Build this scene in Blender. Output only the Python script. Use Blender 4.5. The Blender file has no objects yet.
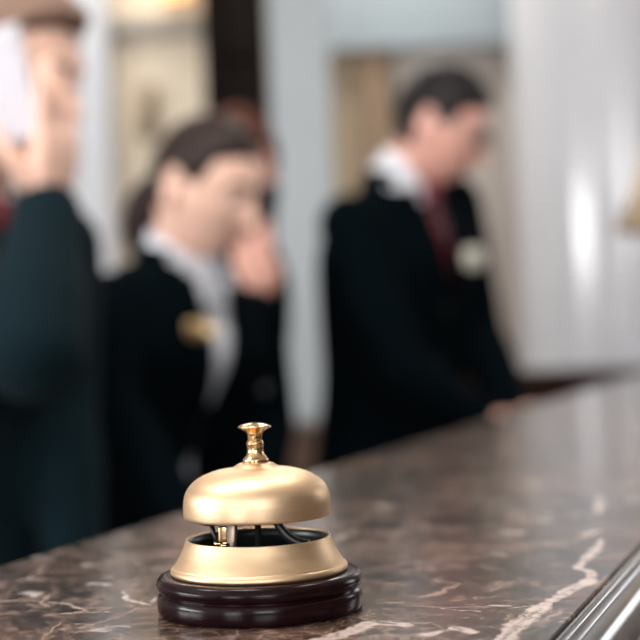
import bpy, bmesh, math, random
from mathutils import Vector, Matrix, noise
from mathutils.bvhtree import BVHTree
random.seed(7)
R = math.radians
PI = math.pi
S = bpy.context.scene
COL = S.collection
V = Vector

# ------------------------------------------------------------------ camera
F = 1500.0                                   # focal length in pixels of the 640 frame
ROLL = R(2.0)
PITCH = 5.0 / F
CAM = V((0, 0, 1.218))
TOP = 1.10                                   # height of the marble ledge


def ray(px, py):
    dx, dy = px - 320, py - 320
    u = dx * math.cos(ROLL) - dy * math.sin(ROLL)
    v = dx * math.sin(ROLL) + dy * math.cos(ROLL)
    return V((u / F, 1.0, -(v - 5.0) / F))


def P(px, py, y):                            # a point of the place, seen at a pixel, at distance y
    return CAM + ray(px, py) * y


cam_d = bpy.data.cameras.new('camera')
cam = bpy.data.objects.new('camera', cam_d)
COL.objects.link(cam)
cam.location = CAM
cam.rotation_euler = (Matrix.Rotation(PI / 2 + PITCH, 3, 'X') @ Matrix.Rotation(-ROLL, 3, 'Z')).to_euler()
cam_d.sensor_fit = 'HORIZONTAL'
cam_d.sensor_width = 24.0
cam_d.lens = 24.0 * F / 640.0
cam_d.clip_start = 0.02
cam_d.clip_end = 60
cam_d.dof.use_dof = True
cam_d.dof.focus_distance = 0.603
cam_d.dof.aperture_fstop = cam_d.lens / 13.5
S.camera = cam

# ------------------------------------------------------------------ materials


class NT:
    def __init__(self, name):
        self.m = bpy.data.materials.new(name)
        self.m.use_nodes = True
        self.t = self.m.node_tree
        self.b = self.t.nodes['Principled BSDF']

    def n(self, kind, **kw):
        x = self.t.nodes.new(kind)
        for k, v in kw.items():
            if k.startswith('i_'):
                x.inputs[k[2:]].default_value = v
            else:
                setattr(x, k, v)
        return x

    def l(self, a, b):
        self.t.links.new(a, b)

    def math(self, op, a, b=None, c=None, clamp=False):
        x = self.t.nodes.new('ShaderNodeMath')
        x.operation = op
        x.use_clamp = clamp
        for i, q in enumerate((a, b, c)):
            if q is None:
                continue
            if isinstance(q, (int, float)):
                x.inputs[i].default_value = q
            else:
                self.l(q, x.inputs[i])
        return x.outputs[0]

    def vmath(self, op, a, b=None, scale=None):
        x = self.t.nodes.new('ShaderNodeVectorMath')
        x.operation = op
        for i, q in enumerate((a, b)):
            if q is None:
                continue
            if isinstance(q, (tuple, list, Vector)):
                x.inputs[i].default_value = q
            else:
                self.l(q, x.inputs[i])
        if scale is not None:
            if isinstance(scale, (int, float)):
                x.inputs['Scale'].default_value = scale
            else:
                self.l(scale, x.inputs['Scale'])
        return x

    def mix(self, f, a, b):
        x = self.t.nodes.new('ShaderNodeMix')
        x.data_type = 'RGBA'
        for sock, q in ((x.inputs[0], f), (x.inputs[6], a), (x.inputs[7], b)):
            if isinstance(q, (int, float)):
                sock.default_value = q
            elif isinstance(q, (tuple, list)):
                sock.default_value = (*q[:3], 1)
            else:
                self.l(q, sock)
        return x.outputs[2]

    def ramp(self, f, stops):
        x = self.t.nodes.new('ShaderNodeValToRGB')
        while len(x.color_ramp.elements) < len(stops):
            x.color_ramp.elements.new(0.5)
        for e, (p, c) in zip(x.color_ramp.elements, stops):
            e.position = p
            e.color = (*c[:3], 1) if isinstance(c, (tuple, list)) else (c, c, c, 1)
        self.l(f, x.inputs[0])
        return x.outputs[0]

    def pos(self):
        return self.t.nodes.new('ShaderNodeTexCoord').outputs['Object']


def lin(r, g, b):
    f = lambda c: (c / 255 / 12.92) if c / 255 <= 0.04045 else ((c / 255 + 0.055) / 1.055) ** 2.4
    return (f(r), f(g), f(b))


def mat(name, col, rough=0.6, metal=0.0, var=0.12, scale=30.0, bump=0.0, stretch=(1, 1, 1), sheen=0.0, coat=0.0, sss=0.0, spec=0.5, emit=None, bscale=None):
    k = NT(name)
    b = k.b
    vm = k.vmath('MULTIPLY', k.pos(), stretch)
    nz = k.n('ShaderNodeTexNoise')
    nz.inputs['Scale'].default_value = scale
    nz.inputs['Detail'].default_value = 5
    k.l(vm.outputs[0], nz.inputs['Vector'])
    lo = tuple(c * (1 - var) for c in col)
    hi = tuple(min(1, c * (1 + var)) for c in col)
    k.l(k.ramp(nz.outputs['Fac'], [(0.3, lo), (0.7, hi)]), b.inputs['Base Color'])
    b.inputs['Roughness'].default_value = rough
    b.inputs['Metallic'].default_value = metal
    b.inputs['Specular IOR Level'].default_value = spec
    b.inputs['Sheen Weight'].default_value = sheen
    b.inputs['Coat Weight'].default_value = coat
    if sss:
        b.inputs['Subsurface Weight'].default_value = sss
        b.inputs['Subsurface Radius'].default_value = (0.012, 0.005, 0.003)
        b.inputs['Subsurface Scale'].default_value = 1.0
    if bump:
        n2 = nz
        if bscale:
            n2 = k.n('ShaderNodeTexNoise')
            n2.inputs['Scale'].default_value = bscale
            k.l(vm.outputs[0], n2.inputs['Vector'])
        bp = k.n('ShaderNodeBump')
        bp.inputs['Strength'].default_value = bump
        bp.inputs['Distance'].default_value = 0.002
        k.l(n2.outputs['Fac'], bp.inputs['Height'])
        k.l(bp.outputs[0], b.inputs['Normal'])
    if emit:
        b.inputs['Emission Color'].default_value = (*emit[:3], 1)
        b.inputs['Emission Strength'].default_value = emit[3]
    return k.m


def wood(name, dark, light, rough=0.4, scale=6, axis=(8, 8, 0.6)):
    k = NT(name)
    vm = k.vmath('MULTIPLY', k.pos(), axis)
    nz = k.n('ShaderNodeTexNoise')
    nz.inputs['Scale'].default_value = scale
    nz.inputs['Detail'].default_value = 6
    nz.inputs['Distortion'].default_value = 0.6
    k.l(vm.outputs[0], nz.inputs['Vector'])
    k.l(k.ramp(nz.outputs['Fac'], [(0.3, dark), (0.7, light)]), k.b.inputs['Base Color'])
    k.b.inputs['Roughness'].default_value = rough
    return k.m


MAT = {}
M = MAT


def marble(name, base_mix=0.0, rough=0.1, veins=True):
    k = NT(name)
    p = k.pos()
    warp = k.n('ShaderNodeTexNoise')
    warp.inputs['Scale'].default_value = 22
    warp.inputs['Detail'].default_value = 5
    k.l(p, warp.inputs['Vector'])
    wv = k.vmath('SUBTRACT', warp.outputs['Color'], (0.5, 0.5, 0.5))
    pw = k.vmath('ADD', p, k.vmath('SCALE', wv.outputs[0], scale=0.05).outputs[0])
    # cloudy brown body
    n1 = k.n('ShaderNodeTexNoise')
    n1.inputs['Scale'].default_value = 38
    n1.inputs['Detail'].default_value = 9
    n1.inputs['Roughness'].default_value = 0.72
    k.l(pw.outputs[0], n1.inputs['Vector'])
    nf = k.n('ShaderNodeTexNoise')
    nf.inputs['Scale'].default_value = 160
    nf.inputs['Detail'].default_value = 6
    nf.inputs['Roughness'].default_value = 0.7
    k.l(k.vmath('MULTIPLY', pw.outputs[0], (1.0, 0.6, 1)).outputs[0], nf.inputs['Vector'])
    g = base_mix
    mixc = lambda c: tuple(c[i] * (1 - g) + (0.018, 0.021, 0.023)[i] * g for i in range(3))
    tone = k.math('ADD', k.math('MULTIPLY', n1.outputs['Fac'], 0.5), k.math('MULTIPLY', nf.outputs['Fac'], 0.5))
    body = k.ramp(tone, [(0.42, mixc((0.005, 0.0045, 0.004))), (0.482, mixc((0.020, 0.016, 0.014))), (0.525, mixc((0.058, 0.043, 0.036))), (0.60, mixc((0.24, 0.165, 0.13)))])
    n2 = k.n('ShaderNodeTexNoise')
    n2.inputs['Scale'].default_value = 7
    n2.inputs['Detail'].default_value = 4
    k.l(p, n2.inputs['Vector'])
    rust = k.math('MULTIPLY', k.ramp(n2.outputs['Fac'], [(0.52, 0.0), (0.68, 1.0)]), 0.35 * (1 - g))
    body = k.mix(rust, body, (0.16, 0.082, 0.052))
    # fine veins
    vo = k.n('ShaderNodeTexVoronoi', feature='DISTANCE_TO_EDGE')
    vo.inputs['Scale'].default_value = 19
    k.l(pw.outputs[0], vo.inputs['Vector'])
    vo2 = k.n('ShaderNodeTexVoronoi', feature='DISTANCE_TO_EDGE')
    vo2.inputs['Scale'].default_value = 47
    k.l(pw.outputs[0], vo2.inputs['Vector'])
    n3 = k.n('ShaderNodeTexNoise')
    n3.inputs['Scale'].default_value = 17
    n3.inputs['Detail'].default_value = 3
    k.l(p, n3.inputs['Vector'])
    gate = k.ramp(n3.outputs['Fac'], [(0.46, 0.0), (0.62, 1.0)])
    gate2 = k.ramp(n3.outputs['Fac'], [(0.38, 1.0), (0.48, 0.0)])
    v1 = k.math('MULTIPLY', k.ramp(vo.outputs['Distance'], [(0.0, 1.0), (0.035, 0.0)]), gate)
    v2 = k.math('MULTIPLY', k.ramp(vo2.outputs['Distance'], [(0.0, 0.6), (0.04, 0.0)]), gate2)
    vein = k.math('MAXIMUM', v1, v2)
    body = k.mix(k.math('MULTIPLY', vein, 0.75 * (1 - .8 * base_mix)), body, (0.46, 0.32, 0.25))
    vo3 = k.n('ShaderNodeTexVoronoi', feature='DISTANCE_TO_EDGE')
    vo3.inputs['Scale'].default_value = 105
    k.l(pw.outputs[0], vo3.inputs['Vector'])
    gate3 = k.ramp(n2.outputs['Fac'], [(0.47, 0.0), (0.58, 1.0)])
    v3 = k.math('MULTIPLY', k.ramp(vo3.outputs['Distance'], [(0.0, 1.0), (0.05, 0.0)]), gate3)
    body = k.mix(k.math('MULTIPLY', v3, 0.6 * (1 - base_mix)), body, (0.34, 0.20, 0.14))
    # pale flecks
    n4 = k.n('ShaderNodeTexNoise')
    n4.inputs['Scale'].default_value = 55
    n4.inputs['Detail'].default_value = 2
    k.l(k.vmath('MULTIPLY', pw.outputs[0], (0.55, 1, 1)).outputs[0], n4.inputs['Vector'])
    fleck = k.math('MULTIPLY', k.ramp(n4.outputs['Fac'], [(0.69, 0.0), (0.73, 1.0)]), gate)
    body = k.mix(k.math('MULTIPLY', fleck, 0.8 * (1 - .8 * base_mix)), body, (0.62, 0.55, 0.50))
    if veins:
        def chain(pts, w0, colour, body, hollow=0.0):
            d = None
            pf = k.vmath('ADD', k.vmath('ADD', p, k.vmath('SCALE', wv.outputs[0], scale=0.012).outputs[0]).outputs[0], k.vmath('SCALE', k.vmath('SUBTRACT', nf.outputs['Color'], (0.5, 0.5, 0.5)).outputs[0], scale=0.006).outputs[0]).outputs[0]
            for a, b in zip(pts, pts[1:]):
                ab = b - a
                pa = k.vmath('SUBTRACT', pf, a)
                h = k.math('MULTIPLY', k.vmath('DOT_PRODUCT', pa.outputs[0], ab).outputs['Value'], 1.0 / ab.length_squared, clamp=True)
                near = k.vmath('SUBTRACT', pa.outputs[0], k.vmath('SCALE', tuple(ab), scale=h).outputs[0])
                q = k.vmath('LENGTH', near.outputs[0]).outputs['Value']
                d = q if d is None else k.math('MINIMUM', d, q)
            wn = k.math('MULTIPLY', k.ramp(n1.outputs['Fac'], [(0.3, 0.35), (0.65, 1.0)]), w0)
            t = k.math('DIVIDE', d, wn)
            f = k.ramp(t, [(0.0, 1.0 - hollow), (0.45, 1.0), (0.75, 0.75), (1.0, 0.0)])
            br = k.ramp(nf.outputs['Fac'], [(0.36, 0.25), (0.52, 1.0)])
            return k.mix(k.math('MULTIPLY', k.math('MULTIPLY', f, br), 0.9), body, colour)
        G = lambda a, b: V((*(CAM + ray(a, b) * ((TOP - CAM.z) / ray(a, b).z)).xy, TOP)) - V((E0.x, E0.y, 0))
        pale = (0.66, 0.53, 0.47)
        body = chain([G(597, 498), G(602, 512)], 0.004, pale, body, 0.1)
        body = chain([G(584, 535), G(598, 531)], 0.0058, pale, body, 0.1)
        body = chain([G(598, 540), G(597, 550)], 0.0045, pale, body, 0.1)
        body = chain([G(598, 548), G(584, 560), G(580, 568), G(594, 572), G(585, 584)], 0.0042, pale, body, 0.1)
        body = chain([G(588, 582), G(560, 596), G(532, 612)], 0.0058, pale, body, 0.35)
        body = chain([G(540, 608), G(522, 624), G(506, 638), G(490, 664)], 0.0072, pale, body, 0.55)
        body = chain([G(545, 604), G(480, 612), G(420, 606)], 0.0013, pale, body)
        body = chain([G(300, 646), G(340, 634), G(372, 622), G(398, 624)], 0.0065, pale, body, 0.2)
        body = chain([G(425, 634), G(452, 627), G(470, 632)], 0.005, pale, body)
        body = chain([G(-20, 602), G(30, 600), G(70, 603), G(90, 611), G(62, 614), G(110, 612)], 0.0017, (0.55, 0.43, 0.36), body)
        body = chain([G(120, 592), G(128, 600), G(152, 605), G(157, 598)], 0.0022, (0.6, 0.52, 0.46), body)
        body = chain([G(340, 555), G(420, 563), G(520, 570), G(575, 574)], 0.0016, (0.36, 0.27, 0.22), body)
        body = chain([G(362, 604), G(440, 601), G(470, 598), G(505, 596), G(470, 604), G(500, 606)], 0.0014, (0.48, 0.38, 0.31), body)
        body = chain([G(486, 605), G(508, 606)], 0.0024, pale, body)
        for (x, y, w) in ((500, 554, .004), (382, 506, .006), (512, 532, .005), (38, 557, .005), (97, 584, .004), (545, 520, .004)):
            body = chain([G(x - 5, y), G(x + 8, y + 1)], w, (0.55, 0.5, 0.47), body)
    k.l(body, k.b.inputs['Base Color'])
    rr = k.math('MULTIPLY_ADD', n2.outputs['Fac'], 0.05, rough - 0.025)
    k.l(rr, k.b.inputs['Roughness'])
    k.b.inputs['IOR'].default_value = 1.5
    k.b.inputs['Specular IOR Level'].default_value = 0.36 if veins else 0.9
    bp = k.n('ShaderNodeBump')
    bp.inputs['Strength'].default_value = 0.05
    bp.inputs['Distance'].default_value = 0.001
    k.l(n1.outputs['Fac'], bp.inputs['Height'])
    k.l(bp.outputs[0], k.b.inputs['Normal'])
    return k.m


M['brass'] = mat('satin_brass', (0.75, 0.535, 0.335), 0.46, 1.0, 0.06, 60, 0.02, (1, 1, 6))
M['brass_dark'] = mat('aged_brass', (0.68, 0.45, 0.24), 0.2, 1.0, 0.10, 80)
M['brass_pol'] = mat('polished_brass', (0.75, 0.50, 0.25), 0.14, 1.0, 0.08, 60)
M['steel'] = mat('dull_steel', (0.50, 0.50, 0.48), 0.35, 1.0, 0.15, 90)
M['iron'] = mat('blackened_iron', (0.035, 0.035, 0.035), 0.35, 0.6, 0.25, 60)
M['ebony'] = mat('lacquered_ebony_wood', (0.010, 0.0026, 0.0036), 0.2, 0, 0.4, 40, 0.05, (1, 1, 4), spec=0.16)
M['felt'] = mat('black_felt', (0.01, 0.01, 0.01), 0.95)
M['suit'] = mat('black_suit_wool', (0.0010, 0.0032, 0.0046), 0.9, 0, 0.25, 350, 0.3, spec=0.03)
M['suit_teal'] = mat('dark_teal_suit_wool', (0.0038, 0.0115, 0.0155), 0.85, 0, 0.2, 350, 0.3, sheen=0.02, spec=0.05)
M['shirt'] = mat('white_cotton', (0.74, 0.76, 0.82), 0.75, 0, 0.04, 120, 0.1)
M['skin'] = mat('fair_skin', (0.88, 0.56, 0.44), 0.5, 0, 0.07, 40, 0.05, sss=0.15)
M['skin_pink'] = mat('pink_skin', (0.76, 0.41, 0.33), 0.5, 0, 0.08, 40, 0.05, sss=0.15)
M['lips'] = mat('lips', (0.58, 0.26, 0.22), 0.4)
M['hair_black'] = mat('black_hair', (0.012, 0.009, 0.010), 0.42, 0, 0.5, 60, 0.6, (6, 1, 6), spec=0.2)
M['hair_dark'] = mat('dark_brown_hair', (0.026, 0.015, 0.013), 0.4, 0, 0.5, 60, 0.6, (6, 1, 6), spec=0.2)
M['hair_brown'] = mat('light_brown_hair', (0.22, 0.135, 0.10), 0.5, 0, 0.4, 60, 0.6, (6, 1, 6), spec=0.2)
M['hair_auburn'] = mat('auburn_hair', (0.095, 0.03, 0.016), 0.6, 0, 0.45, 60, 0.6, (6, 1, 6), spec=0.05)
M['eye'] = mat('eye_white', (0.8, 0.78, 0.75), 0.2)
M['iris'] = mat('brown_iris', (0.04, 0.02, 0.012), 0.15)
M['tie_red'] = mat('dark_red_silk', (0.17, 0.016, 0.028), 0.45, 0, 0.3, 200, 0.1)
M['gold'] = mat('gold_badge', (0.85, 0.62, 0.32), 0.3, 1.0, 0.05)
M['badge'] = mat('pale_badge', (0.80, 0.78, 0.66), 0.35, 0, 0.06)
M['phone_white'] = mat('white_phone_shell', (0.50, 0.49, 0.535), 0.3, 0, 0.02)
M['phone_black'] = mat('black_phone_shell', (0.01, 0.01, 0.012), 0.2, 0, 0.1)
M['lens'] = mat('spectacle_rim', (0.35, 0.35, 0.36), 0.2, 1.0)
M['button_dull'] = mat('black_cloth_button', (0.006, 0.006, 0.007), 0.6, spec=0.15)
M['button'] = mat('dark_horn_button', (0.05, 0.06, 0.07), 0.15)
M['shoe'] = mat('black_leather', (0.01, 0.01, 0.01), 0.3)
M['wood_dark'] = wood('dark_mahogany', (0.014, 0.006, 0.004), (0.035, 0.014, 0.009), 0.35)
M['wood_door'] = wood('near_black_oak', (0.005, 0.0027, 0.0025), (0.009, 0.005, 0.0045), 0.75)
M['wood_door'].node_tree.nodes['Principled BSDF'].inputs['Specular IOR Level'].default_value = 0.08
M['panel_brown'] = wood('brown_lobby_panelling', (0.06, 0.04, 0.03), (0.11, 0.075, 0.055), 0.5)
M['wood_matt'] = wood('matt_dark_mahogany', (0.014, 0.006, 0.004), (0.035, 0.014, 0.009), 0.8)
M['wood_matt'].node_tree.nodes['Principled BSDF'].inputs['Specular IOR Level'].default_value = 0.08
M['wood_mid'] = wood('brown_walnut', (0.05, 0.028, 0.018), (0.10, 0.058, 0.038), 0.4)
M['wood_tan'] = wood('tan_oak', (0.20, 0.125, 0.07), (0.30, 0.20, 0.125), 0.5)
M['cream'] = mat('cream_plaster', lin(228, 214, 192), 0.7, 0, 0.03, 8, 0.05)
M['taupe'] = mat('taupe_plaster', lin(184, 174, 166), 0.7, 0, 0.03, 8, 0.05)
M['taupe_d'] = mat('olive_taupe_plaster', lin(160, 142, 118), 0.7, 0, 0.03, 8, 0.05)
M['white'] = mat('white_plaster', lin(204, 207, 213), 0.6, 0, 0.02, 6, 0.03)
M['greyblue'] = mat('grey_blue_plaster', lin(178, 186, 190), 0.6, 0, 0.02, 6, 0.03)
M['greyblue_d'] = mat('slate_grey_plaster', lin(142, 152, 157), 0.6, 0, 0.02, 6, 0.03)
M['greywhite'] = mat('polished_white_stucco', lin(204, 204, 208), 0.15, 0, 0.02, 5, spec=0.7)
M['grey'] = mat('grey_plaster', lin(178, 172, 162), 0.7, 0, 0.03, 8)
M['ceiling'] = mat('ceiling_paint', lin(225, 225, 225), 0.8, 0, 0.02, 8)
M['floor'] = mat('beige_stone_floor', lin(190, 175, 160), 0.3, 0, 0.1, 3)
M['shade'] = mat('beige_linen_shade', lin(214, 190, 158), 0.8, 0, 0.06, 150, 0.2)
M['amber'] = mat('amber_glass', (0.9, 0.5, 0.2), 0.3, 0, 0.05, emit=(1.0, 0.55, 0.2, 1.6))
M['bronze'] = mat('bronze', (0.22, 0.17, 0.13), 0.4, 0.8, 0.1)

g = NT('clear_glass')
g.b.inputs['Transmission Weight'].default_value = 1.0
g.b.inputs['Roughness'].default_value = 0.02
g.b.inputs['IOR'].default_value = 1.45
M['glass'] = g.m

# ------------------------------------------------------------------ mesh helpers


def obj(name, bm, m, parent=None, smooth=True, origin=None):
    me = bpy.data.meshes.new(name)
    bmesh.ops.recalc_face_normals(bm, faces=bm.faces)
    bm.to_mesh(me)
    bm.free()
    return link(name, me, m, parent, smooth, origin)


def link(name, me, m, parent=None, smooth=True, origin=None):
    if parent is not None and origin is None:
        origin = parent['_o']
    off = V(origin) if origin is not None else V((0, 0, 0))
    me.transform(Matrix.Translation(-off))
    for q in (m if isinstance(m, (list, tuple)) else [m]):
        me.materials.append(q)
    if smooth:
        me.shade_smooth()
    o = bpy.data.objects.new(name, me)
    COL.objects.link(o)
    if parent is not None:
        o.parent = parent
        base = V((0, 0, 0)) if parent.parent is None and parent.type == 'EMPTY' else V((0, 0, 0))
        o['_o'] = tuple(off)
    else:
        o.location = off
        o['_o'] = tuple(off)
    return o


def thing(name, label, cat, loc, group=None):
    o = bpy.data.objects.new(name, None)
    COL.objects.link(o)
    o.location = loc
    o.empty_display_size = 0.05
    o['_o'] = tuple(loc)
    tag(o, label, cat, group)
    return o


def tag(o, label, cat, group=None):
    o['label'] = label
    o['category'] = cat
    if group:
        o['group'] = group
    return o


def struct(name, bm, m, smooth=False):
    o = obj(name, bm, m, None, smooth)
    o['kind'] = 'structure'
    return o


def box(bm, lo, hi, mtx=None, bevel=0.0):
    lo, hi = V(lo), V(hi)
    t = bmesh.new()
    bmesh.ops.create_cube(t, size=1)
    for v in t.verts:
        v.co = V((lo[i] + (v.co[i] + 0.5) * (hi[i] - lo[i]) for i in range(3)))
    if bevel:
        bmesh.ops.bevel(t, geom=t.edges[:], offset=bevel, segments=3, affect='EDGES', profile=0.5)
    put(bm, t, mtx)


def put(bm, t, mtx=None):
    vm = {}
    for v in t.verts:
        vm[v] = bm.verts.new(mtx @ v.co if mtx else v.co)
    for f in t.faces:
        try:
            bm.faces.new([vm[v] for v in f.verts])
        except ValueError:
            pass
    t.free()


def rings(bm, loops, cap=True, close=False):
    rr = [[bm.verts.new(p) for p in lp] for lp in loops]
    n = len(rr[0])
    for a, b in zip(rr, rr[1:]):
        for i in range(n):
            bm.faces.new((a[i], a[(i + 1) % n], b[(i + 1) % n], b[i]))
    if close:
        for i in range(n):
            bm.faces.new((rr[-1][i], rr[-1][(i + 1) % n], rr[0][(i + 1) % n], rr[0][i]))
    elif cap:
        bm.faces.new(rr[0][::-1])
        bm.faces.new(rr[-1])
    return rr


def lathe(bm, prof, c, n=64, closed=False, axis=None):
    c = V(c)
    loops = []
    for (r, z) in prof:
        lp = []
        for i in range(n):
            a = 2 * PI * i / n
            q = V((max(r, 1e-5) * math.cos(a), max(r, 1e-5) * math.sin(a), z))
            lp.append(c + (axis @ q if axis else q))
        loops.append(lp)
    rings(bm, loops, cap=not closed, close=closed)


def smooth_prof(pts, k=4):
    """Catmull-Rom through profile points."""
    out = []
    for i in range(len(pts) - 1):
        p0 = pts[max(i - 1, 0)]
        p1, p2 = pts[i], pts[i + 1]
        p3 = pts[min(i + 2, len(pts) - 1)]
        for j in range(k):
            t = j / k
            out.append(tuple(0.5 * ((2 * p1[d]) + (-p0[d] + p2[d]) * t + (2 * p0[d] - 5 * p1[d] + 4 * p2[d] - p3[d]) * t * t + (-p0[d] + 3 * p1[d] - 3 * p2[d] + p3[d]) * t ** 3) for d in range(len(p1))))
    out.append(tuple(pts[-1]))
    return out


def frame_of(d, up=None):
    d = V(d).normalized()
    up = V(up) if up else (V((0, 0, 1)) if abs(d.z) < 0.9 else V((0, 1, 0)))
    x = d.cross(up).normalized()
    y = x.cross(d).normalized()
    return x, y, d


def ball(bm, c, r, n=16):
    t = bmesh.new()
    bmesh.ops.create_uvsphere(t, u_segments=n, v_segments=max(6, n // 2), radius=1)
    r = V(r) if not isinstance(r, (int, float)) else V((r, r, r))
    for v in t.verts:
        v.co = V((v.co[i] * r[i] for i in range(3)))
    put(bm, t, Matrix.Translation(V(c)))


def ellip(bm, mtx, r, n=20):
    t = bmesh.new()
    bmesh.ops.create_uvsphere(t, u_segments=n, v_segments=n // 2, radius=1)
    for v in t.verts:
        v.co = V((v.co[i] * r[i] for i in range(3)))
    put(bm, t, mtx)


def limb(bm, pts, rad, n=16, caps=True):
    """round-jointed chain of tapered segments (for fusing)."""
    for i in range(len(pts) - 1):
        a, b = V(pts[i]), V(pts[i + 1])
        x, y, d = frame_of(b - a)
        lp = []
        for c, r in ((a, rad[i]), (b, rad[i + 1])):
            lp.append([c + x * r * math.cos(2 * PI * j / n) + y * r * math.sin(2 * PI * j / n) for j in range(n)])
        rings(bm, lp)
    for i, (p, r) in enumerate(zip(pts, rad)):
        if caps or 0 < i < len(pts) - 1:
            ball(bm, p, r, n)


def tube(bm, pts, rad, n=12):
    """swept tube along points, radius number or list."""
    pts = [V(p) for p in pts]
    loops = []
    x = None
    for i, p in enumerate(pts):
        d = (pts[min(i + 1, len(pts) - 1)] - pts[max(i - 1, 0)]).normalized()
        if x is None:
            x, y, _ = frame_of(d)
        else:
            x = (x - d * x.dot(d)).normalized()
        y = d.cross(x)
        r = rad[i] if isinstance(rad, (list, tuple)) else rad
        loops.append([p + x * r * math.cos(2 * PI * j / n) + y * r * math.sin(2 * PI * j / n) for j in range(n)])
    rings(bm, loops)


def fuse(bm, voxel, smooth=6, factor=0.5):
    me = bpy.data.meshes.new('fuse_tmp')
    bmesh.ops.recalc_face_normals(bm, faces=bm.faces)
    bm.to_mesh(me)
    bm.free()
    o = bpy.data.objects.new('fuse_tmp', me)
    COL.objects.link(o)
    r = o.modifiers.new('r', 'REMESH')
    r.mode = 'VOXEL'
    r.voxel_size = voxel
    if smooth:
        s = o.modifiers.new('s', 'SMOOTH')
        s.factor = factor
        s.iterations = smooth
    dg = bpy.context.evaluated_depsgraph_get()
    dg.update()
    out = bpy.data.meshes.new_from_object(o.evaluated_get(dg))
    bpy.data.objects.remove(o)
    bpy.data.meshes.remove(me)
    return out


def sheet(bm, grid, t, nrm=None):
    """a thin closed sheet from a grid of points with per-vertex outward normals."""
    h, w = len(grid), len(grid[0])
    fr = [[bm.verts.new(grid[i][j]) for j in range(w)] for i in range(h)]
    bk = [[bm.verts.new(V(grid[i][j]) - V(nrm[i][j] if isinstance(nrm, list) else nrm) * t) for j in range(w)] for i in range(h)]
    for i in range(h - 1):
        for j in range(w - 1):
            bm.faces.new((fr[i][j], fr[i][j + 1], fr[i + 1][j + 1], fr[i + 1][j]))
            bm.faces.new((bk[i][j], bk[i + 1][j], bk[i + 1][j + 1], bk[i][j + 1]))
    for i in range(h - 1):
        bm.faces.new((fr[i][0], fr[i + 1][0], bk[i + 1][0], bk[i][0]))
        bm.faces.new((fr[i][-1], bk[i][-1], bk[i + 1][-1], fr[i + 1][-1]))
    for j in range(w - 1):
        bm.faces.new((fr[0][j], bk[0][j], bk[0][j + 1], fr[0][j + 1]))
        bm.faces.new((fr[-1][j], fr[-1][j + 1], bk[-1][j + 1], bk[-1][j]))


def sstep(a, b, x):
    t = min(1, max(0, (x - a) / (b - a)))
    return t * t * (3 - 2 * t)


# ------------------------------------------------------------------ the room
FLOOR = 0.0
CEIL = 3.2
X0, X1, Y0, Y1 = -4.2, 3.4, -4.0, 5.6
bm = bmesh.new(); box(bm, (X0 - .1, Y0 - .1, -0.1), (X1 + .1, Y1 + .1, 0)); struct('floor', bm, M['floor'])
bm = bmesh.new(); box(bm, (X0 - .1, Y0 - .1, CEIL), (X1 + .1, Y1 + .1, CEIL + .1)); struct('ceiling', bm, M['ceiling'])
bm = bmesh.new(); box(bm, (X0, Y1, 0), (X1, Y1 + .1, CEIL)); struct('wall_back', bm, M['taupe'])



def window_wall(name, n, along, at, lo, hi, openings, m, glassname):
    """a wall with rectangular openings; along = 0 (runs in x) or 1 (runs in y)."""
    bm = bmesh.new()

    def bx(a0, a1, z0, z1, t0=0, t1=0.1, b=bm):
        if along == 0:
            box(b, (a0, at - t1, z0), (a1, at - t0, z1))
        else:
            box(b, (at - t1, a0, z0), (at - t0, a1, z1))
    cur = lo
    for (a0, a1, z0, z1) in openings:
        bx(cur, a0, 0, CEIL)
        bx(a0, a1, 0, z0)
        bx(a0, a1, z1, CEIL)
        cur = a1
    bx(cur, hi, 0, CEIL)
    struct(name, bm, m)
    for (a0, a1, z0, z1) in openings:
        b2 = bmesh.new()
        w = 0.06
        for q in ((a0, a0 + w, z0, z1), (a1 - w, a1, z0, z1), (a0, a1, z0, z0 + w), (a0, a1, z1 - w, z1), ((a0 + a1) / 2 - .02, (a0 + a1) / 2 + .02, z0, z1))[:5 if along == 1 else 4]:
            bx(*q, 0.02, 0.08, b2)
        struct('window_%d' % n, b2, M['white'])
        n += 1
    return n


LEFT_WIN = [(-1.3, 1.2, 1.5, 2.2)]
FRONT_FILL_WIN = [(-3.4, -1.7, 1.0, 2.9), (-0.3, 1.5, 1.7, 2.9)]  # openings added behind the camera to light the faces from the front
RIGHT_WIN = [(2.7, 3.7, 1.6, 2.7)]
nw = window_wall('wall_left', 1, 1, X0, Y0, Y1, LEFT_WIN, M['white'], None)
nw = window_wall('wall_front', nw, 0, Y0, X0, X1, FRONT_FILL_WIN, M['panel_brown'], None)

nw = window_wall('wall_right', nw, 1, X1 + .1, Y0, Y1, RIGHT_WIN, M['panel_brown'], None)


def bgx(px, y, py=200):
    return P(px, py, y).x


# cream wall section behind the woman, with its cornice
yb = 5.5
bm = bmesh.new(); box(bm, (-2.2, yb - .1, 0), (bgx(217, yb), yb + .1, CEIL)); struct('wall_cream', bm, M['cream'])
bm = bmesh.new()
zc = P(150, 34, 5.3).z
box(bm, (-2.2, 5.375, zc), (bgx(216, 5.3), 5.40, zc + .035))
box(bm, (-2.2, 5.35, zc + .035), (bgx(216, 5.3), 5.40, zc + .08))
struct('trim_cornice', bm, M['grey'])
# white pilaster at the left
yp = 5.27
bm = bmesh.new()
xa, xb = bgx(58, yp), bgx(112, yp)
box(bm, (xa, yp, 0), (xb, yp + .16, CEIL), None, 0.01)
box(bm, (xa - .04, yp - .04, 0), (xb + .04, yp + .12, .25), None, 0.01)
struct('pillar_pale', bm, M['white'])
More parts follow.
